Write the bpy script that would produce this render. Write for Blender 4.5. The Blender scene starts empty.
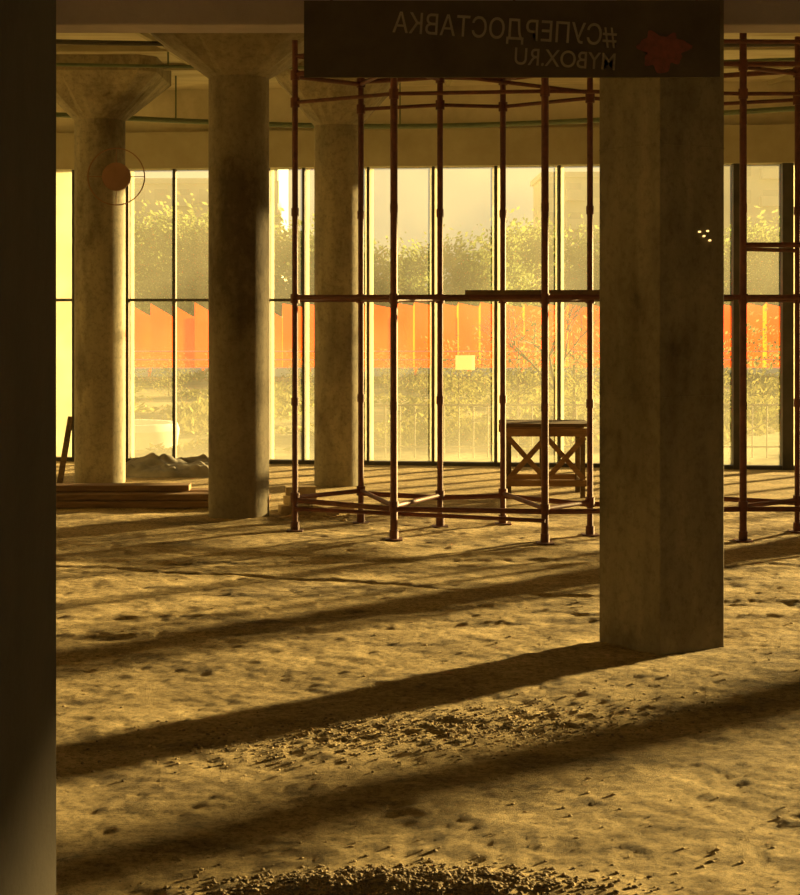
import bpy, bmesh, math, random
from mathutils import Vector, Matrix, noise
random.seed(7)
S=bpy.context.scene
S.view_settings.view_transform='Standard'
S.view_settings.look='None'

# ------------------------------------------------------------ materials
def new_mat(n):
    m=bpy.data.materials.new(n); m.use_nodes=True
    nt=m.node_tree; nt.nodes.clear()
    o=nt.nodes.new('ShaderNodeOutputMaterial')
    return m,nt,o
def surf(n,c1,c2=None,scale=3,rough=.85,bump=.3,bscale=25,bdist=.01,metal=0,stretch=(1,1,1),c3=None,s3=.8,spec=.3,streak=0,pits=0):
    m,nt,o=new_mat(n); N=nt.nodes; L=nt.links
    b=N.new('ShaderNodeBsdfPrincipled'); L.new(b.outputs[0],o.inputs[0])
    b.inputs['Roughness'].default_value=rough; b.inputs['Metallic'].default_value=metal
    b.inputs['Specular IOR Level'].default_value=spec
    tc=N.new('ShaderNodeTexCoord'); mp=N.new('ShaderNodeMapping'); mp.inputs['Scale'].default_value=stretch
    L.new(tc.outputs['Object'],mp.inputs[0])
    nz=N.new('ShaderNodeTexNoise'); nz.inputs['Scale'].default_value=scale; nz.inputs['Detail'].default_value=8; nz.inputs['Roughness'].default_value=.65
    L.new(mp.outputs[0],nz.inputs['Vector'])
    r=N.new('ShaderNodeValToRGB'); r.color_ramp.elements[0].position=.35; r.color_ramp.elements[1].position=.65
    r.color_ramp.elements[0].color=(*c1,1); r.color_ramp.elements[1].color=(*(c2 or c1),1)
    L.new(nz.outputs[0],r.inputs[0]); col=r.outputs[0]
    def mult(col,fac):
        mx=N.new('ShaderNodeMix'); mx.data_type='RGBA'; mx.blend_type='MULTIPLY'; mx.inputs[0].default_value=1
        L.new(col,mx.inputs[6]); L.new(fac,mx.inputs[7]); return mx.outputs[2]
    if c3:
        n3=N.new('ShaderNodeTexNoise'); n3.inputs['Scale'].default_value=s3; n3.inputs['Detail'].default_value=7; n3.inputs['Roughness'].default_value=.65
        L.new(mp.outputs[0],n3.inputs['Vector'])
        r3=N.new('ShaderNodeValToRGB'); r3.color_ramp.elements[0].position=.5; r3.color_ramp.elements[1].position=.66
        L.new(n3.outputs[0],r3.inputs[0])
        mx=N.new('ShaderNodeMix'); mx.data_type='RGBA'; L.new(r3.outputs[0],mx.inputs[0]); L.new(col,mx.inputs[6]); mx.inputs[7].default_value=(*c3,1)
        col=mx.outputs[2]
    if streak:
        m4=N.new('ShaderNodeMapping'); m4.inputs['Scale'].default_value=(7,7,.9); L.new(tc.outputs['Object'],m4.inputs[0])
        n4=N.new('ShaderNodeTexNoise'); n4.inputs['Scale'].default_value=1.5; n4.inputs['Detail'].default_value=6; L.new(m4.outputs[0],n4.inputs['Vector'])
        r4=N.new('ShaderNodeMapRange'); r4.inputs[1].default_value=.4; r4.inputs[2].default_value=.68; r4.inputs[3].default_value=1; r4.inputs[4].default_value=1-streak
        L.new(n4.outputs[0],r4.inputs[0]); col=mult(col,r4.outputs[0])
    if pits:
        n5=N.new('ShaderNodeTexNoise'); n5.inputs['Scale'].default_value=22; n5.inputs['Detail'].default_value=8; n5.inputs['Roughness'].default_value=.8
        L.new(tc.outputs['Object'],n5.inputs['Vector'])
        r5=N.new('ShaderNodeMapRange'); r5.inputs[1].default_value=.36; r5.inputs[2].default_value=.52; r5.inputs[3].default_value=1-pits; r5.inputs[4].default_value=1
        L.new(n5.outputs[0],r5.inputs[0]); col=mult(col,r5.outputs[0])
    L.new(col,b.inputs['Base Color'])
    if bump:
        n2=N.new('ShaderNodeTexNoise'); n2.inputs['Scale'].default_value=bscale; n2.inputs['Detail'].default_value=8; n2.inputs['Roughness'].default_value=.7
        L.new(mp.outputs[0],n2.inputs['Vector'])
        bp=N.new('ShaderNodeBump'); bp.inputs['Strength'].default_value=bump; bp.inputs['Distance'].default_value=bdist
        L.new(n2.outputs[0],bp.inputs['Height']); L.new(bp.outputs[0],b.inputs['Normal'])
    return m
def transl(n,c,t=.6,c2=None,scale=4):
    m,nt,o=new_mat(n); N=nt.nodes; L=nt.links
    d=N.new('ShaderNodeBsdfDiffuse'); tr=N.new('ShaderNodeBsdfTranslucent'); mx=N.new('ShaderNodeMixShader'); mx.inputs[0].default_value=t
    tc=N.new('ShaderNodeTexCoord'); nz=N.new('ShaderNodeTexNoise'); nz.inputs['Scale'].default_value=scale
    L.new(tc.outputs['Object'],nz.inputs['Vector'])
    r=N.new('ShaderNodeValToRGB'); r.color_ramp.elements[0].position=.35; r.color_ramp.elements[1].position=.65
    r.color_ramp.elements[0].color=(*c,1); r.color_ramp.elements[1].color=(*(c2 or c),1)
    L.new(nz.outputs[0],r.inputs[0]); L.new(r.outputs[0],d.inputs[0]); L.new(r.outputs[0],tr.inputs[0])
    L.new(d.outputs[0],mx.inputs[1]); L.new(tr.outputs[0],mx.inputs[2]); L.new(mx.outputs[0],o.inputs[0])
    return m
def dusty_glass():
    m,nt,o=new_mat('dusty_glass'); N=nt.nodes; L=nt.links
    tp=N.new('ShaderNodeBsdfTransparent'); tp.inputs[0].default_value=(.96,.95,.9,1)
    tl=N.new('ShaderNodeBsdfTranslucent'); tl.inputs[0].default_value=(.88,.84,.62,1)
    gl=N.new('ShaderNodeBsdfGlossy'); gl.inputs['Roughness'].default_value=.05
    tc=N.new('ShaderNodeTexCoord'); nz=N.new('ShaderNodeTexNoise'); nz.inputs['Scale'].default_value=.9; nz.inputs['Detail'].default_value=7
    L.new(tc.outputs['Object'],nz.inputs['Vector'])
    mr=N.new('ShaderNodeMapRange'); mr.inputs[1].default_value=.35; mr.inputs[2].default_value=.7; mr.inputs[3].default_value=.03; mr.inputs[4].default_value=.075
    L.new(nz.outputs[0],mr.inputs[0])
    sx=N.new('ShaderNodeSeparateXYZ'); L.new(tc.outputs['Object'],sx.inputs[0])
    m2=N.new('ShaderNodeMapRange'); m2.inputs[1].default_value=0; m2.inputs[2].default_value=1.1; m2.inputs[3].default_value=.06; m2.inputs[4].default_value=0
    L.new(sx.outputs[2],m2.inputs[0])
    m5=N.new('ShaderNodeMapRange'); m5.inputs[1].default_value=1.6; m5.inputs[2].default_value=3.0; m5.inputs[3].default_value=0; m5.inputs[4].default_value=.045
    L.new(sx.outputs[2],m5.inputs[0])
    ad=N.new('ShaderNodeMath'); ad.operation='ADD'; L.new(mr.outputs[0],ad.inputs[0]); L.new(m2.outputs[0],ad.inputs[1])
    a2=N.new('ShaderNodeMath'); a2.operation='ADD'; L.new(ad.outputs[0],a2.inputs[0]); L.new(m5.outputs[0],a2.inputs[1])
    mx=N.new('ShaderNodeMixShader'); L.new(a2.outputs[0],mx.inputs[0]); L.new(tp.outputs[0],mx.inputs[1]); L.new(tl.outputs[0],mx.inputs[2])
    m3=N.new('ShaderNodeMixShader'); m3.inputs[0].default_value=.04; L.new(mx.outputs[0],m3.inputs[1]); L.new(gl.outputs[0],m3.inputs[2])
    L.new(m3.outputs[0],o.inputs[0]); return m
def emis(n,c,s):
    m,nt,o=new_mat(n); e=nt.nodes.new('ShaderNodeEmission'); e.inputs[0].default_value=(*c,1); e.inputs[1].default_value=s
    nt.links.new(e.outputs[0],o.inputs[0]); return m

M_conc=surf('column_concrete',(.18,.15,.10),(.29,.245,.16),scale=2.6,bump=.6,bscale=14,c3=(.09,.068,.04),s3=1.3,stretch=(1,1,.6),streak=.18,pits=.3)
M_conc2=surf('hazy_column_concrete',(.23,.20,.135),(.36,.31,.20),scale=2.8,bump=.6,bscale=14,c3=(.12,.092,.052),s3=1.6,stretch=(1,1,.5),streak=.2,pits=.35)  # air haze on the farther columns put into a paler colour
M_dark=surf('shaded_column_concrete',(.035,.027,.018),(.06,.046,.03),scale=2,bump=.3,streak=.15)  # shade on the near pier put into a darker colour
M_ceil=surf('ceiling_concrete',(.46,.42,.30),(.60,.55,.40),scale=1.2,bump=.3,bscale=6,stretch=(1,4,1),c3=(.36,.31,.20),s3=.5)
M_head=surf('header_concrete',(.35,.31,.20),(.43,.39,.26),scale=2)
M_wall=surf('wall_plaster',(.36,.32,.22),(.44,.40,.28),scale=1)
M_refl_strip=surf('reflection_mauve',(.25,.21,.22),(.33,.28,.28),scale=2)  # mauve of the glass reflection, put into the beam colour
M_steel=surf('maroon_painted_steel',(.08,.025,.015),(.14,.045,.028),scale=14,rough=.6,bump=.15,spec=.4)
M_frame=surf('window_frame_dark',(.05,.045,.035),(.08,.07,.055),scale=5,rough=.5,bump=.05)
M_cream=transl('sunlit_cream_strip',(.88,.86,.74),.55,(.8,.78,.66),3)  # sunlight on the mullion sides put into bright cream strips
M_glass=dusty_glass()
M_wood=surf('weathered_wood',(.17,.10,.045),(.28,.17,.08),scale=4,stretch=(1,8,8),bump=.3)
M_woodd=surf('grey_wood',(.09,.06,.035),(.16,.11,.055),scale=6,stretch=(1,6,6),bump=.3)
M_orange=transl('orange_fence_sheet',(1.0,.17,.004),.7,(1.0,.12,.003),.4)
M_leaf=transl('leaf_green',(.17,.23,.08),.35,(.27,.30,.11),1.0)
M_leaf2=transl('leaf_olive',(.23,.23,.08),.3,(.31,.29,.10),1.0)
M_blade=transl('grass_blade',(.20,.21,.07),.2,(.29,.27,.10),.5)
M_bark=surf('bark',(.12,.09,.05),(.2,.15,.09),scale=8)
M_grass=surf('dry_grass',(.16,.16,.06),(.32,.29,.13),scale=.6,bump=.6,bscale=6,bdist=.1)
M_bld=surf('hazy_facade',(.50,.47,.38),(.56,.52,.42),scale=.2,bump=0)  # distance haze put into the pale wall colour
M_bwin=surf('hazy_facade_windows',(.38,.36,.30),(.43,.41,.33),scale=.3,bump=0,rough=.6)  # low contrast to the walls, distance haze put into the colour
M_white=surf('white_plaster',(.8,.79,.7),(.88,.86,.78),scale=3,bump=.1)
M_stone=surf('rubble_stone',(.30,.23,.13),(.50,.39,.22),scale=9,bump=.4)
M_grit=surf('dark_grit',(.14,.105,.06),(.26,.20,.115),scale=12,bump=.4)
M_tarp=surf('dark_tarp',(.12,.11,.085),(.25,.22,.17),scale=3,bump=.3)
M_pipe=surf('green_pipe',(.10,.13,.08),(.15,.18,.1),scale=5,bump=0,rough=.5)
M_sign=surf('reflected_sign_face',(.06,.048,.034),(.085,.068,.047),scale=4,bump=.05,rough=.8,spec=.1)  # dark tone of the sign reflected in the glass
M_letter=surf('reflected_letters',(.19,.16,.125),(.26,.22,.17),scale=6,bump=0)
M_red=surf('reflected_red',(.11,.045,.032),(.19,.055,.04),scale=30,bump=0)
M_ring=surf('reflected_red_ring',(.22,.125,.075),(.26,.145,.085),scale=8,bump=0)
M_paper=transl('paper_notice',(.70,.62,.38),.3)
M_rail=surf('grey_railing',(.2,.19,.13),(.25,.23,.16),scale=5,bump=0)
M_refl_bulb=emis('reflected_warm_bulb',(1,.62,.2),2)  # glow stands in for lights reflected in the glass

def floor_mat():
    m,nt,o=new_mat('dusty_screed'); N=nt.nodes; L=nt.links
    b=N.new('ShaderNodeBsdfPrincipled'); b.inputs['Roughness'].default_value=.95; b.inputs['Specular IOR Level'].default_value=.15
    L.new(b.outputs[0],o.inputs[0])
    tc=N.new('ShaderNodeTexCoord')
    def nz(sc,det=8,ro=.65,st=(1,1,1)):
        mp=N.new('ShaderNodeMapping'); mp.inputs['Scale'].default_value=st; L.new(tc.outputs['Object'],mp.inputs[0])
        n=N.new('ShaderNodeTexNoise'); n.inputs['Scale'].default_value=sc; n.inputs['Detail'].default_value=det; n.inputs['Roughness'].default_value=ro
        L.new(mp.outputs[0],n.inputs['Vector']); return n
    a=nz(1.3,12,.8,(.7,1.6,1)); r=N.new('ShaderNodeValToRGB'); e=r.color_ramp.elements
    e[0].position=.37; e[0].color=(.24,.175,.085,1); e[1].position=.62; e[1].color=(.78,.61,.33,1)
    q=e.new(.48); q.color=(.55,.42,.215,1)
    L.new(a.outputs[0],r.inputs[0])
    f=nz(30,10,.9); r2=N.new('ShaderNodeValToRGB'); r2.color_ramp.elements[0].position=.40; r2.color_ramp.elements[0].color=(.32,.32,.32,1); r2.color_ramp.elements[1].position=.54; r2.color_ramp.elements[1].color=(1,1,1,1)
    L.new(f.outputs[0],r2.inputs[0])
    mx=N.new('ShaderNodeMix'); mx.data_type='RGBA'; mx.blend_type='MULTIPLY'; mx.inputs[0].default_value=1
    L.new(r.outputs[0],mx.inputs[6]); L.new(r2.outputs[0],mx.inputs[7]); L.new(mx.outputs[2],b.inputs['Base Color'])
    g=nz(18,15,.9); bp=N.new('ShaderNodeBump'); bp.inputs['Strength'].default_value=1; bp.inputs['Distance'].default_value=.035
    L.new(g.outputs[0],bp.inputs['Height']); L.new(bp.outputs[0],b.inputs['Normal'])
    return m
M_floor=floor_mat()

# ------------------------------------------------------------ mesh builder
class MB:
    def __init__(s): s.v=[]; s.f=[]; s.mi=[]; s.sm=[]; s.mats=[]
    def m(s,mat):
        if mat not in s.mats: s.mats.append(mat)
        return s.mats.index(mat)
    def add(s,vs,fs,mat,smooth=False):
        k=len(s.v); i=s.m(mat)
        s.v+= [tuple(v) for v in vs]
        for f in fs: s.f.append([a+k for a in f]); s.mi.append(i); s.sm.append(smooth)
    def box(s,x0,x1,y0,y1,z0,z1,mat):
        vs=[(x0,y0,z0),(x1,y0,z0),(x1,y1,z0),(x0,y1,z0),(x0,y0,z1),(x1,y0,z1),(x1,y1,z1),(x0,y1,z1)]
        s.add(vs,[(0,3,2,1),(4,5,6,7),(0,1,5,4),(1,2,6,5),(2,3,7,6),(3,0,4,7)],mat)
    def rbox(s,cx,cy,w,d,z0,z1,a,mat):
        c,n=math.cos(a),math.sin(a); vs=[]
        for z in(z0,z1):
            for x,y in((-w/2,-d/2),(w/2,-d/2),(w/2,d/2),(-w/2,d/2)): vs.append((cx+x*c-y*n,cy+x*n+y*c,z))
        s.add(vs,[(0,3,2,1),(4,5,6,7),(0,1,5,4),(1,2,6,5),(2,3,7,6),(3,0,4,7)],mat)
    def beam(s,p,q,w,h,mat,up=(0,0,1)):
        p=Vector(p);q=Vector(q);d=(q-p).normalized();u=Vector(up)
        if abs(d.dot(u))>.98:u=Vector((0,1,0))
        a=d.cross(u).normalized();b=a.cross(d).normalized()
        vs=[]
        for c in(p,q):
            for sa,sb in((-1,-1),(1,-1),(1,1),(-1,1)): vs.append(c+a*sa*w/2+b*sb*h/2)
        s.add(vs,[(3,2,1,0),(4,5,6,7),(0,1,5,4),(1,2,6,5),(2,3,7,6),(3,0,4,7)],mat)
    def tube(s,p,q,r,mat,n=10,r2=None):
        r2=r if r2 is None else r2
        p=Vector(p);q=Vector(q);d=(q-p).normalized();u=Vector((0,0,1))
        if abs(d.dot(u))>.98:u=Vector((0,1,0))
        a=d.cross(u).normalized();b=a.cross(d).normalized()
        vs=[p+(a*math.cos(2*math.pi*i/n)+b*math.sin(2*math.pi*i/n))*r for i in range(n)]+[q+(a*math.cos(2*math.pi*i/n)+b*math.sin(2*math.pi*i/n))*r2 for i in range(n)]
        s.add(vs,[(i,i+n,(i+1)%n+n,(i+1)%n) for i in range(n)],mat,True)
        s.add(vs[:n],[tuple(range(n))],mat); s.add(vs[n:],[tuple(reversed(range(n)))],mat)
    def obj(s,name,parent=None,bevel=0):
        me=bpy.data.meshes.new(name); me.from_pydata(s.v,[],s.f)
        for m in s.mats: me.materials.append(m)
        for i,p in enumerate(me.polygons): p.material_index=s.mi[i]; p.use_smooth=s.sm[i]
        me.update(); o=bpy.data.objects.new(name,me); S.collection.objects.link(o)
        if parent: o.parent=parent
        if bevel:
            b=o.modifiers.new('bevel','BEVEL'); b.width=bevel; b.segments=2; b.limit_method='ANGLE'
        return o
def empty(name):
    e=bpy.data.objects.new(name,None); S.collection.objects.link(e); return e

# ------------------------------------------------------------ floor (relief grid)
def frange(a,b,st):
    n=max(1,round((b-a)/st)); return [a+(b-a)*i/n for i in range(n)]
FAC=lambda x:16.5-.115*x
def relief(x,y):
    v=Vector((x,y,0))
    h=.018*noise.noise(v*1.0)+.010*noise.noise(v*3.0+Vector((3,1,5)))+.005*noise.noise(v*9)+.005*noise.noise(v*24)
    g=math.exp(-((y-(6.3+.25*x))/.3)**2)*math.exp(-((x-0.15)/.8)**2)
    h+=g*(.003+.009*noise.noise(v*14)+.009*noise.noise(v*30))
    g2=math.exp(-((y-4.60)/.13)**2)*math.exp(-((x-.0)/.42)**2)
    h+=g2*(.05+.02*noise.noise(v*14))
    c=abs(y-(9.55-.32*x+.12*noise.noise(Vector((x*1.5,0,2)))))
    if c<.05: h-=.012*(1-c/.05)
    for y0,s_ in((8.3,.10),(8.75,.10),(10.4,-.05)):
        c=abs(y-(y0+s_*x+.1*math.sin(x*1.3)))
        if c<.09: h-=.009*(1-(c/.09)**2)
    return h
xs=frange(-9,-3.6,.6)+frange(-3.6,4.4,.022)+frange(4.4,16,.6)+[16]
ys=frange(-1.5,3.9,.6)+frange(3.9,13,.022)+frange(13,14,.1)+frange(14,18.3,.5)+[18.3]
vs=[];fs=[]
nx=len(xs)
for y in ys:
    for x in xs:
        yy=min(y,FAC(x)+.12)
        dense=(-3.6<=x<=4.4 and 3.9<=y<=13)
        vs.append((x,yy,relief(x,yy) if dense else 0))
for j in range(len(ys)-1):
    for i in range(nx-1):
        if ys[j]<FAC(xs[i])+.12: fs.append((j*nx+i,j*nx+i+1,(j+1)*nx+i+1,(j+1)*nx+i))
b=MB(); b.add(vs,fs,M_floor,True); b.obj('floor')

b=MB()
def rock(b,x,y,z,r,mat):
    bm=bmesh.new(); bmesh.ops.create_icosphere(bm,subdivisions=1,radius=1)
    sx,sy,sz=[r*random.uniform(.6,1.3) for _ in range(3)]; sz*=.55; a=random.random()*6.28
    vv=[]
    for v in bm.verts:
        k=random.uniform(.75,1.15); px,py,pz=v.co.x*sx*k,v.co.y*sy*k,v.co.z*sz*k
        vv.append((x+px*math.cos(a)-py*math.sin(a),y+px*math.sin(a)+py*math.cos(a),z+pz+sz*.3))
    ff=[[v.index for v in f.verts] for f in bm.faces]; bm.free(); b.add(vv,ff,mat)
def clear(x,y): return not(abs(x-1.29)<.4 and abs(y-7.9)<.4)
for i in range(2400):
    y=4.3+6.5*random.random()**1.1; x=random.uniform(-.26,.28)*y; r=random.choice([.002,.003,.003,.003,.004,.004,.005,.009])
    if noise.noise(Vector((x*.9,y*.9,3)))<-.1 or not clear(x,y): continue
    rock(b,x,y,relief(x,y),r,M_stone)
for i in range(2000):
    x=random.gauss(.15,.55); y=6.3+.25*x+random.gauss(0,.18); rock(b,x,y,relief(x,y),random.uniform(.003,.009),random.choice([M_stone,M_grit]))
for i in range(2400):
    x=random.gauss(0,.26); y=4.60+random.gauss(0,.085); rock(b,x,y,relief(x,y),random.uniform(.004,.011),M_grit)
b.obj('rubble')

# ------------------------------------------------------------ ceiling, walls
CZ=3.9
b=MB()
b.add([(-9,-1.5,CZ),(16,-1.5,CZ),(16,FAC(16)+.3,CZ),(-9,FAC(-9)+.3,CZ),(-9,-1.5,CZ+.3),(16,-1.5,CZ+.3),(16,FAC(16)+.3,CZ+.3),(-9,FAC(-9)+.3,CZ+.3)],
 [(0,3,2,1),(4,5,6,7),(0,1,5,4),(1,2,6,5),(2,3,7,6),(3,0,4,7)],M_ceil)
b.obj('ceiling')
b=MB()
b.beam((-9,FAC(-9)+.02,3.26),(16,FAC(16)+.02,3.26),.26,.38,M_head)
b.beam((-9,FAC(-9)+.1,3.675),(16,FAC(16)+.1,3.675),.2,.45,M_ceil)
b.obj('wall_far')
b=MB(); b.box(-9.25,-9,-1.5,FAC(-9)+.3,-.45,CZ,M_wall); b.obj('wall_left')
b=MB(); b.box(16,16.25,-1.5,FAC(16)+.3,-.45,CZ,M_wall); b.obj('wall_right')
b=MB(); b.box(-9.25,16.25,-1.75,-1.5,-.45,.9,M_wall); b.box(-9.25,16.25,-1.75,-1.5,2.5,CZ,M_wall)  # unseen back wall, openings sized to tune the fill light
for x in(-9.25,-6,-3,0,3,6,9,12,15.0): b.box(x,x+.8,-1.75,-1.5,.9,2.5,M_wall)
b.obj('wall_back')
b=MB()
for i,(y,w) in enumerate([(12.9,.05),(13.9,.05),(15.0,.05)]):
    b.beam((-8,y,CZ-.03),(15,y-.4,CZ-.03),w,.06,M_head)
for x in (-6,-4.2,-2.2,.6,2.6,4.6,6.6):
    b.beam((x,12.3,CZ-.02),(x*.8,16.2,CZ-.02),.04,.04,M_head)
b.obj('trim_1')
b=MB(); b.box(-9,16,7.85,8.1,3.05,CZ,M_refl_strip); b.obj('reflection_beam',bevel=.01)  # added beam in place of the mauve strip reflected in the glass

def pipe(name,pts,r,mat):
    cu=bpy.data.curves.new(name,'CURVE'); cu.dimensions='3D'; cu.bevel_depth=r; cu.bevel_resolution=3
    sp=cu.splines.new('NURBS'); sp.points.add(len(pts)-1); sp.order_u=4; sp.use_endpoint_u=True
    for p,q in zip(sp.points,pts): p.co=(*q,1)
    cu.materials.append(mat); o=bpy.data.objects.new('pipe_run',cu); S.collection.objects.link(o)
    e=empty(name); o.parent=e
    b=MB()
    for q in pts[1:-1]: b.tube((q[0],q[1],q[2]),(q[0],q[1],CZ),.008,mat,6)
    b.obj('hangers',e)
    return e
pipe('sprinkler_pipe',[(-6,14.6,3.55),(-4,15.2,3.5),(-2.2,15.7,3.45),(0,15.9,3.40),(2,15.6,3.45),(4,14.9,3.5),(6,14,3.55)],.025,M_pipe)
pipe('cable_conduit',[(-5,13.4,3.72),(-2,13.8,3.70),(1,13.9,3.70),(4,13.3,3.72),(6,12.8,3.74)],.015,M_pipe)
pipe('cable_conduit',[(-5,12.3,3.75),(-1.9,12.9,3.74),(1,13.1,3.74),(5,12.6,3.75)],.02,M_frame)

# ------------------------------------------------------------ columns
def flare(b,cx,cy,r0,r1,z0,z1,mat,sq,rot=0):
    n=24
    def ring(r,z,k):
        out=[]
        for i in range(n):
            a=2*math.pi*(i+.5)/n; c,s_=math.cos(a),math.sin(a)
            q=r/max(abs(c),abs(s_)) ; rr=r*(1-k)+q*k
            x,y=c*rr,s_*rr
            out.append((cx+x*math.cos(rot)-y*math.sin(rot),cy+x*math.sin(rot)+y*math.cos(rot),z))
        return out
    rings=[ring(r0,z0,1 if sq else 0),ring(r1,z1-.14,1),ring(r1,z1,1)]
    for a in range(2):
        vs=rings[a]+rings[a+1]
        b.add(vs,[(i,(i+1)%n,(i+1)%n+n,i+n) for i in range(n)],mat)
def column(cx,cy,w,mat,round_,zc=3.38,cap=.6,rot=0):
    b=MB()
    if round_:
        b.tube((cx,cy,-.02),(cx,cy,zc),w/2,mat,48)
        for z in (1.22,2.44): b.tube((cx,cy,z-.004),(cx,cy,z+.004),w/2+.002,mat,48)
    else:
        b.rbox(cx,cy,w,w,-.02,zc,rot,mat)
        for z in(1.235,2.44): b.rbox(cx,cy,w+.004,w+.004,z,z+.006,rot,mat)
    flare(b,cx,cy,w/2,cap,zc,CZ,mat,not round_,rot if not round_ else 0)
    return b.obj('concrete_column',bevel=.008 if not round_ else 0)
RA=math.radians(34.6)
CX,CY=1.29,7.9
column(CX,CY,.43,M_conc,False,3.3,.5,RA)
column(-1.268,12.59,.475,M_conc,True,3.44,.66)
column(-2.80,14.93,.47,M_conc2,True,3.37,.6)
column(-.575,14.75,.43,M_conc2,True,3.30,.58)
column(7.95,11.85,.52,M_conc,False,3.3,.6,RA)
column(5.35,13.15,.52,M_conc2,True,3.37,.6)
column(-5.2,9.5,.43,M_conc,False,3.3,.6,RA)
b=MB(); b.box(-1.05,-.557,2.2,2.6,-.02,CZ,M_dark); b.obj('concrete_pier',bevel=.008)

# ------------------------------------------------------------ curtain wall
W=empty('window_1')
mull=[-8.4,-7.6,-6.8,-6,-5.3,-4.6,-3.98,-3.44,-2.86,-2.36,-1.87,-1.37,-1.0,-.33,.34,.98,1.62,2.27,2.82,3.4,3.88]
x=4.55
while x<16: mull.append(x); x+=.75
b=MB(); c=MB(); g=MB()
for x in mull:
    y=FAC(x); wide=x in(3.4,3.88)
    w=.11 if wide else .028
    b.box(x-w/2,x+w/2,y-.06,y+.05,0,3.07,M_frame)
    if x in(-2.86,-1.37,-1.0,-.33,.34,.98,1.62,2.27,3.4,3.88): 
        c.box(x+w/2+.002,x+w/2+.042,y+.045,y+.05,.03,3.06,M_cream)  # added strips standing in for sunlit mullion sides
    if x in (.34,.98,1.62,-.33):
        c.box(x-w/2-.018,x-w/2-.002,y+.045,y+.05,.03,3.06,M_cream)
c.box(-3.66,-3.46,FAC(-3.5)+.045,FAC(-3.5)+.05,.03,3.06,M_cream)  # added wide sheet for the bright sunlit strip at the left
b.beam((-9,FAC(-9),1.70),(16,FAC(16),1.70),.08,.028,M_frame)
b.beam((-9,FAC(-9),.02),(16,FAC(16),.02),.10,.04,M_frame)
g.add([(-9,FAC(-9)+.03,0),(16,FAC(16)+.03,0),(16,FAC(16)+.03,3.07),(-9,FAC(-9)+.03,3.07)],[(0,1,2,3)],M_glass)
b.obj('frame',W); c.obj('sunlit_strips',W); g.obj('glass',W)
b=MB()
xx=.67; b.add([(xx-.10,FAC(xx)+.045,.98),(xx+.10,FAC(xx)+.045,.98),(xx+.10,FAC(xx)+.045,1.13),(xx-.10,FAC(xx)+.045,1.13)],[(0,1,2,3)],M_paper); b.obj('paper_notice',W)

# ------------------------------------------------------------ scaffolding
SC=empty('scaffolding')
P={'A':(-.776,11.83),'B':(-.043,11.33),'C':(1.014,11.19),'J':(1.95,11.25),'H':(2.43,11.33),'K':(3.5,11.3),
   'D':(-.299,12.25),'E':(.30,11.98),'F':(.778,12.09),'G':(1.374,11.57),'I':(2.9,11.67),'L':(2.2,12.0)}
b=MB()
top=3.62
for k,(x,y) in P.items():
    z0=relief(x,y)-.003
    b.tube((x,y,z0+.008),(x,y,top),.022 if k not in 'BCHK' else .026,M_steel,12)
    b.box(x-.06,x+.06,y-.06,y+.06,z0,z0+.01,M_steel)
    b.tube((x,y,z0+.01),(x,y,z0+.07),.032,M_steel,10)
    for z in (.24,1.71,3.16,3.36): b.tube((x,y,z-.035),(x,y,z+.035),.034,M_steel,10)
    for z in (.95,2.35): b.tube((x,y,z-.03),(x,y,z+.03),.028,M_steel,10)
b.obj('standards',SC)
b=MB()
front=['A','B','C','J','H','K']; back=['D','E','F','G','L','I']
def led(a,c,z,r=.019,off=.0):
    (x0,y0),(x1,y1)=P[a],P[c]; b.tube((x0,y0-off,z),(x1,y1-off,z),r,M_steel,10)
for ch in(front,back):
    for a,c in zip(ch,ch[1:]):
        for z in(.22,1.72,3.37): led(a,c,z)
        led(a,c,3.16,.014)
for a,c in(('A','D'),('B','E'),('C','G'),('C','F'),('H','I'),('J','L'),('B','D')):
    for z in(.24,1.70,3.35): led(a,c,z,.017)
led('A','C',.16,.015,.03); led('H','K',2.09); led('H','I',2.06,.015); led('B','C',3.52,.016); led('J','K',3.52,.016); led('A','B',3.5,.016)
b.tube((-.776,11.83,3.5),(1.374,11.57,3.2),.014,M_steel,8)
b.obj('ledgers',SC)
b=MB(); b.beam((.50,11.75,1.755),(1.50,11.5,1.755),.22,.035,M_woodd); b.beam((-.3,11.85,3.42),(1.9,11.6,3.42),.5,.04,M_woodd)
b.obj('planks',SC)

# ------------------------------------------------------------ wooden trestle
T=empty('wooden_trestle'); b=MB()
x0,x1,y0,y1=.905,1.60,13.75,14.15; h=.625
for x in(x0+.03,x1-.03):
    for y in(y0,y1): b.box(x-.02,x+.02,y-.02,y+.02,0,h-.03,M_woodd)
xm=(x0+x1)/2
for y in (y0-.03,y1+.03):
    b.beam((x0-.03,y,h-.06),(x1+.03,y,h-.06),.03,.07,M_wood)
    b.beam((x0,y,.13),(x1,y,.13),.03,.055,M_wood)
    b.beam((xm,y,.1),(xm,y,h-.03),.03,.04,M_woodd)
for a,c in((x0+.02,xm),(xm,x1-.02)):
    y=y0-.03
    b.beam((a,y-.012,.16),(c,y-.012,h-.1),.02,.045,M_wood); b.beam((a,y+.012,h-.1),(c,y+.012,.16),.02,.045,M_wood)
for x in(x0+.03,x1-.03): b.beam((x,y0,.13),(x,y1,.13),.03,.045,M_woodd)
for k in range(3): b.beam((x0-.03,y0+.04+k*.16,h),(x1+.03,y0+.04+k*.16,h),.13,.03,M_woodd)
b.obj('frame',T)

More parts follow.
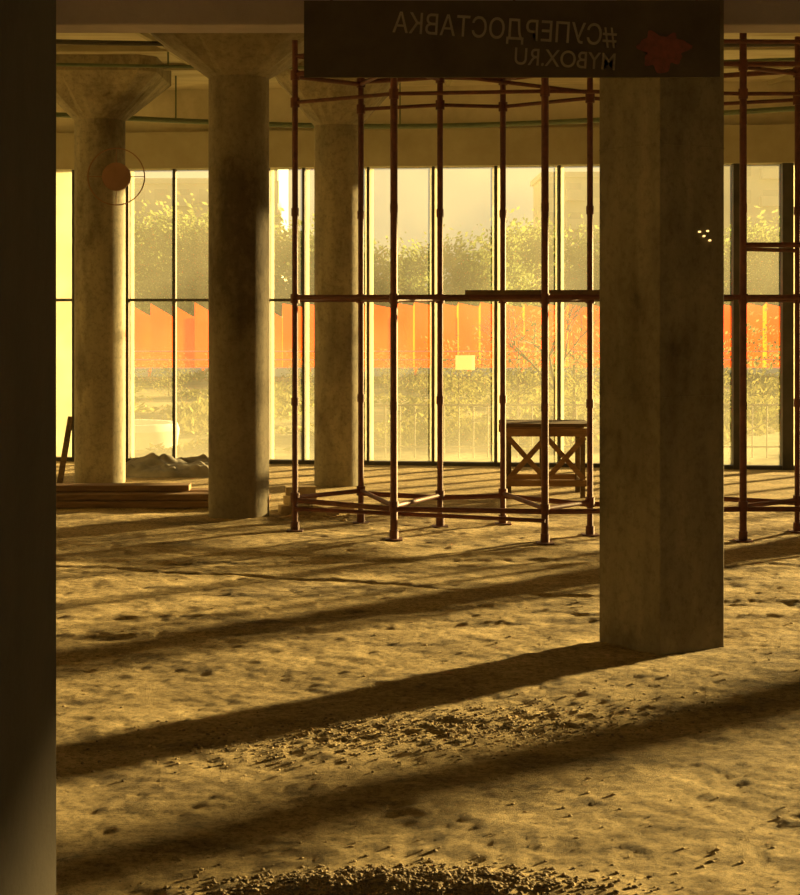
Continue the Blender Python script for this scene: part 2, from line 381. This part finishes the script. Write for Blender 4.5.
# ------------------------------------------------------------ lumber, bricks, tarps, board
b=MB()
for i,(y,z,xa,xb) in enumerate([(13.1,.03,-3.6,-1.15),(13.3,.03,-3.4,-1.3),(13.5,.03,-3.7,-1.1),(13.15,.085,-3.5,-1.5),(13.42,.085,-3.3,-1.2),(13.3,.14,-3.6,-1.75)]):
    b.beam((xa,y,z),(xb,y+.04,z),.17,.05,M_wood)
b.obj('lumber_stack',bevel=.004)
b=MB()
for (x,y,z,a) in[(-.84,12.75,.035,.3),(-.70,12.85,.035,1.0),(-.80,12.8,.105,.6),(-.6,12.7,.035,2.2),(-.80,12.97,.035,1.4),(-.5,12.95,.035,.2),(-.80,12.86,.17,.1)]:
    d=Vector((math.cos(a),math.sin(a),0))*.12; b.beam(Vector((x,y,z))-d,Vector((x,y,z))+d,.12,.066,M_stone)
for i in range(80):
    x=max(-.96,random.gauss(-.7,.17)); y=12.62+random.gauss(0,.12); rock(b,x,y,relief(x,y),random.uniform(.01,.028),M_stone)
b.obj('brick_pile')
def tarp(cx,cy,rx,ry,h,seed):
    b=MB(); n=60; vs=[];fs=[]
    for j in range(n+1):
        for i in range(n+1):
            u,v=i/n*2-1,j/n*2-1; r=min(1,math.sqrt(u*u+v*v)); e=max(0,1-r*r)
            z=h*e**.6*(.7+.9*noise.noise(Vector((u*2.4,v*2.4,seed))))+.08*min(1,3*e)*abs(noise.noise(Vector((u*5+v*2,v*4,seed))))
            vs.append((cx+u*rx,cy+v*ry,max(0.002,z)))
    for j in range(n):
        for i in range(n): fs.append((j*(n+1)+i,j*(n+1)+i+1,(j+1)*(n+1)+i+1,(j+1)*(n+1)+i))
    b.add(vs,fs,M_tarp,True); return b.obj('crumpled_tarp')
tarp(-2.2,15.75,.62,.45,.16,1)
b=MB(); b.beam((-3.10,14.55,0),(-3.045,14.80,.62),.05,.02,M_woodd); b.obj('leaning_board')

# ------------------------------------------------------------ signboard with mirrored lettering, round mark, lights: glass reflections built as objects
SG=empty('reflected_sign'); b=MB(); b.box(-.42,1.40,7.00,7.022,2.675,3.01,M_sign)  # board and rods added to carry the sign reflection
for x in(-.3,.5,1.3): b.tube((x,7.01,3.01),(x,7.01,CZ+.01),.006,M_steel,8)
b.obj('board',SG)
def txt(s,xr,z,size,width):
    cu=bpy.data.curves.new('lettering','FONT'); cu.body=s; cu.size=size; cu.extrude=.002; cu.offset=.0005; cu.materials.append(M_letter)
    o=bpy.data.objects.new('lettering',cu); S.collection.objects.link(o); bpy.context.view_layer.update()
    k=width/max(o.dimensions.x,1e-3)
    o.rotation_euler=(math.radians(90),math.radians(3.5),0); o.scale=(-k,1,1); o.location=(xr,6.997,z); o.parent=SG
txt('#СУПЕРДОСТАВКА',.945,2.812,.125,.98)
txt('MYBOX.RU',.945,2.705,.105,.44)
b=MB()  # red blob reflected in the glass, added as an emblem
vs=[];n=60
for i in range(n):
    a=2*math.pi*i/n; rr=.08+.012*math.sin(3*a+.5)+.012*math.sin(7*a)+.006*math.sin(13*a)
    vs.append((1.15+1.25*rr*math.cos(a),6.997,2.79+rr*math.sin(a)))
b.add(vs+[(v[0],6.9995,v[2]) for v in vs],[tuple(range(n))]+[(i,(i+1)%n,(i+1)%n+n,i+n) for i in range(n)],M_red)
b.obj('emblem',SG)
R=empty('reflected_round_sign'); b=MB()  # round mark reflected in the glass, added onto the column
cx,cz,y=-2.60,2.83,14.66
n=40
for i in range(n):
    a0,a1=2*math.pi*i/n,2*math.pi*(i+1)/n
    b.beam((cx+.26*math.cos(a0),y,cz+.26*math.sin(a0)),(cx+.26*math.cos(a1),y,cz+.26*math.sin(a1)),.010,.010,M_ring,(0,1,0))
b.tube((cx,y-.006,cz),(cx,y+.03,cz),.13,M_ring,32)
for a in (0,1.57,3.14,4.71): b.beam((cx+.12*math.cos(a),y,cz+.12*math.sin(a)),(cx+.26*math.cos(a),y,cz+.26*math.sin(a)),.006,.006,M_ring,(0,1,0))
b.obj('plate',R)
R=empty('reflected_lights'); b=MB()  # reflected light spots, added as glowing bulbs on the column
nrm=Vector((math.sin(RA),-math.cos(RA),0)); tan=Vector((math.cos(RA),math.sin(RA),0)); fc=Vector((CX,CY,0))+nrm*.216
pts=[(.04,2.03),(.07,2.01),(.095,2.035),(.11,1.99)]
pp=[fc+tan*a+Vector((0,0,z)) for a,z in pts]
for p in pp: b.tube(p,p+nrm*.012,.0045,M_refl_bulb,8)
b.obj('reflected_bulbs',R); b=MB()
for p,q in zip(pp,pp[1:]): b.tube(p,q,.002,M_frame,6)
b.obj('added_wire',R)

# ------------------------------------------------------------ outside
GZ=-.45
b=MB(); b.add([(-120,17.3,GZ),(160,13.5,GZ),(220,320,GZ),(-220,320,GZ)],[(0,1,2,3)],M_grass); b.obj('ground')
b=MB(); b.beam((-8.9,FAC(-8.9)+.25,-.23),(15.9,FAC(15.9)+.25,-.23),.24,.44,M_head); b.obj('plinth_kerb')
F=empty('orange_fence')
b=MB(); x=-22
while x<22:
    w=.62
    h0=1.60+random.uniform(-.04,.04); h1=h0-(.40 if x<-4 else .12)
    b.add([(x,48,GZ),(x+w,48.35,GZ),(x+w,48.35,h1),(x,48,h0)],[(0,1,2,3)],M_orange)
    b.add([(x+w,48.35,GZ),(x+w+.04,48,GZ),(x+w+.04,48,h0),(x+w,48.35,h1)],[(0,1,2,3)],M_orange)
    x+=w+.04
b.obj('panels',F)
b=MB()
for z in(.1,.35,.6): b.box(-22,22,47.9,47.93,GZ+z,GZ+z+.03,M_white)
for k in range(23): b.box(-22+2*k,-21.93+2*k,48.5,48.58,GZ,1.2,M_white)
b.obj('posts',F)
b=MB()
for k in range(30): b.box(-22+1.5*k,-20.6+1.5*k,45,45.3,GZ,GZ+.22,M_white)
b.obj('concrete_barrier')
b=MB()
for k in range(40):
    x=-.6+.2*k; b.tube((x,21.8,GZ),(x,21.8,.28),.010,M_rail,6)
for k in range(5): b.tube((-.6+2*k,21.8,GZ),(-.6+2*k,21.8,.34),.025,M_rail,8)
for k in range(8): b.tube((-.6+k,21.8,-.28),(.4+k,21.8,.26),.008,M_rail,6)
b.tube((-.6,21.8,.27),(7.4,21.8,.27),.015,M_rail,6); b.tube((-.6,21.8,-.3),(7.4,21.8,-.3),.012,M_rail,6)
b.obj('metal_railing')
b=MB()
for i in range(22000):
    y=22.5+21*random.random()**1.2; x=random.uniform(-.32,.34)*y
    k=noise.noise(Vector((x*.5,y*.35,9)))
    if k<-.05: continue
    if abs(x+3.9)<.8 and abs(y-23.5)<.8: continue
    hh=random.uniform(.06,.16)+.35*max(0,k); a=random.random()*3.14; w=.03+.001*y
    dx,dy=math.cos(a)*w,math.sin(a)*w; l=random.uniform(-.12,.12)
    z=GZ+random.random()*hh*.6
    b.add([(x-dx,y-dy,z),(x+dx,y+dy,z+.03),(x+l,y+l,z+hh*.6)],[(0,1,2)],M_blade)
b.obj('meadow_grass')
b=MB(); n=36
prof=[(.62,GZ),(.66,-.2),(.62,-.1),(.52,-.1),(.5,-.25)]
for (r0,z0),(r1,z1) in zip(prof,prof[1:]):
    vs=[(-3.9+r0*math.cos(2*math.pi*i/n),23.5+r0*math.sin(2*math.pi*i/n),z0) for i in range(n)]+[(-3.9+r1*math.cos(2*math.pi*i/n),23.5+r1*math.sin(2*math.pi*i/n),z1) for i in range(n)]
    b.add(vs,[(i,(i+1)%n,(i+1)%n+n,i+n) for i in range(n)],M_white,True)
b.add([(-3.9+.5*math.cos(2*math.pi*i/n),23.5+.5*math.sin(2*math.pi*i/n),-.2) for i in range(n)],[tuple(range(n))],M_grass)
b.obj('round_planter')
def tree_mesh(name,h,rad,leaves,ls,mat,trunk=.1,base=.35):
    b=MB(); b.tube((0,0,0),(0,0,h*.75),trunk,M_bark,8,trunk*.3)
    cl=[]
    for i in range(16):
        a=random.random()*6.28; z=h*random.uniform(base,.95); r=rad*random.uniform(.2,.8)*(1.1-abs(z/h-.6))
        p=Vector((r*math.cos(a),r*math.sin(a),z)); cl.append(p)
        b.tube((0,0,z*.7),p,trunk*.3,M_bark,5,trunk*.1)
    for i in range(leaves):
        c=random.choice(cl); p=c+Vector([random.gauss(0,rad*.23) for _ in range(3)])
        if p.z<.1: p.z=.1+random.random()*.3
        d=Vector([random.gauss(0,1) for _ in range(3)]).normalized(); e=d.orthogonal().normalized(); f=d.cross(e)
        s=ls*random.uniform(.6,1.3)
        b.add([p-e*s,p+f*s*.5,p+e*s,p-f*s*.5],[(0,1,2,3)],mat)
    return b.obj(name)
def scatter(name,o,places):
    first=True
    for (x,y,s,r) in places:
        if first: q=o; first=False
        else:
            q=bpy.data.objects.new(name,o.data); S.collection.objects.link(q)
        q.location=(x,y,GZ-.02); q.scale=(s,s,s); q.rotation_euler=(0,0,r)
t=tree_mesh('tree',5.2,2.5,6500,.14,M_leaf,.1,.22)
pl=[]
x=-30
while x<32:
    pl.append((x,88+random.uniform(-4,6),random.uniform(.9,1.3)*(1.08 if x<-4 else .95),random.random()*6)); x+=2.8
scatter('tree',t,pl)
t=tree_mesh('shrub',2.1,1.1,1100,.045,M_leaf2,.03,.1)
scatter('shrub',t,[(2.0,27,.95,0),(3.1,28.5,1.0,2),(1.1,30,.7,1),(5.4,27.5,.8,4),(6.8,28,1.0,5),(-5.2,36,.5,2),(-6.5,37,.5,3),(-4.0,36,.45,1),(-.3,38,.5,1),(-2.2,37,.5,3),(.6,36,.5,2),(-7.8,36,.5,4),(3.9,36,.5,1)])
b=MB()
def br(p,d,l,r,dep):
    q=p+d*l; b.tube(p,q,r,M_bark,6,r*.65)
    if dep==0: return
    for k in range(3):
        dd=(d+Vector([random.uniform(-.6,.6) for _ in range(3)])+Vector((0,0,.15))).normalized(); br(q,dd,l*.74,r*.62,dep-1)
br(Vector((0,0,0)),Vector((0,0,1)),.75,.04,5)
o=b.obj('bare_sapling'); o.location=(2.45,25.2,GZ-.02)
def building(x0,x1,y,h,fl,cols):
    E=empty('apartment_building'); b=MB(); b.box(x0,x1,y,y+12,GZ,h,M_bld); b.box(x0-.3,x1+.3,y-.3,y+12.3,h,h+.5,M_bld)
    b.obj('body',E); b=MB(); fh=(h-GZ)/fl; cw=(x1-x0)/cols
    for f in range(fl):
        for c in range(cols):
            xa=x0+cw*(c+.22); za=GZ+fh*(f+.3); b.box(xa,xa+cw*.56,y-.06,y+.02,za,za+fh*.5,M_bwin)
            if c%3==1: b.box(xa-.3,xa+cw*.56+.3,y-.9,y,za-.3,za+.7,M_bld)
    b.obj('windows_and_balconies',E)
building(-36,-17.2,150,12.6,5,9)
building(-13.6,-10.6,140,14.5,5,2)
building(13.5,27,150,13.2,5,7)
building(33,60,160,16,6,10)

# ------------------------------------------------------------ world + sun + camera
w=bpy.data.worlds.new('World'); S.world=w; w.use_nodes=True; nt=w.node_tree; nt.nodes.clear()
o=nt.nodes.new('ShaderNodeOutputWorld'); bg=nt.nodes.new('ShaderNodeBackground'); tc=nt.nodes.new('ShaderNodeTexCoord')
sx=nt.nodes.new('ShaderNodeSeparateXYZ'); r=nt.nodes.new('ShaderNodeValToRGB'); e=r.color_ramp.elements
e[0].position=0; e[0].color=(.52,.44,.26,1); e[1].position=.6; e[1].color=(.21,.21,.22,1); q=e.new(.12); q.color=(.55,.49,.33,1)
nt.links.new(tc.outputs['Generated'],sx.inputs[0]); nt.links.new(sx.outputs[2],r.inputs[0]); nt.links.new(r.outputs[0],bg.inputs[0]); bg.inputs[1].default_value=.92
nt.links.new(bg.outputs[0],o.inputs[0])
sl=bpy.data.lights.new('sun','SUN'); sl.energy=35; sl.color=(1,.71,.27); sl.angle=math.radians(2.4)
so=bpy.data.objects.new('sun',sl); S.collection.objects.link(so); so.location=(30,40,12)
d=Vector((-.782,-.623,-math.tan(math.radians(7)))); so.rotation_euler=d.to_track_quat('-Z','Y').to_euler()
cam=bpy.data.cameras.new('camera'); co=bpy.data.objects.new('camera',cam); S.collection.objects.link(co)
co.location=(0,0,1.7); co.rotation_euler=(math.radians(90),0,0); cam.sensor_width=36; cam.lens=1600*36/895; cam.shift_y=-147.5/895
cam.clip_end=1000
S.camera=co
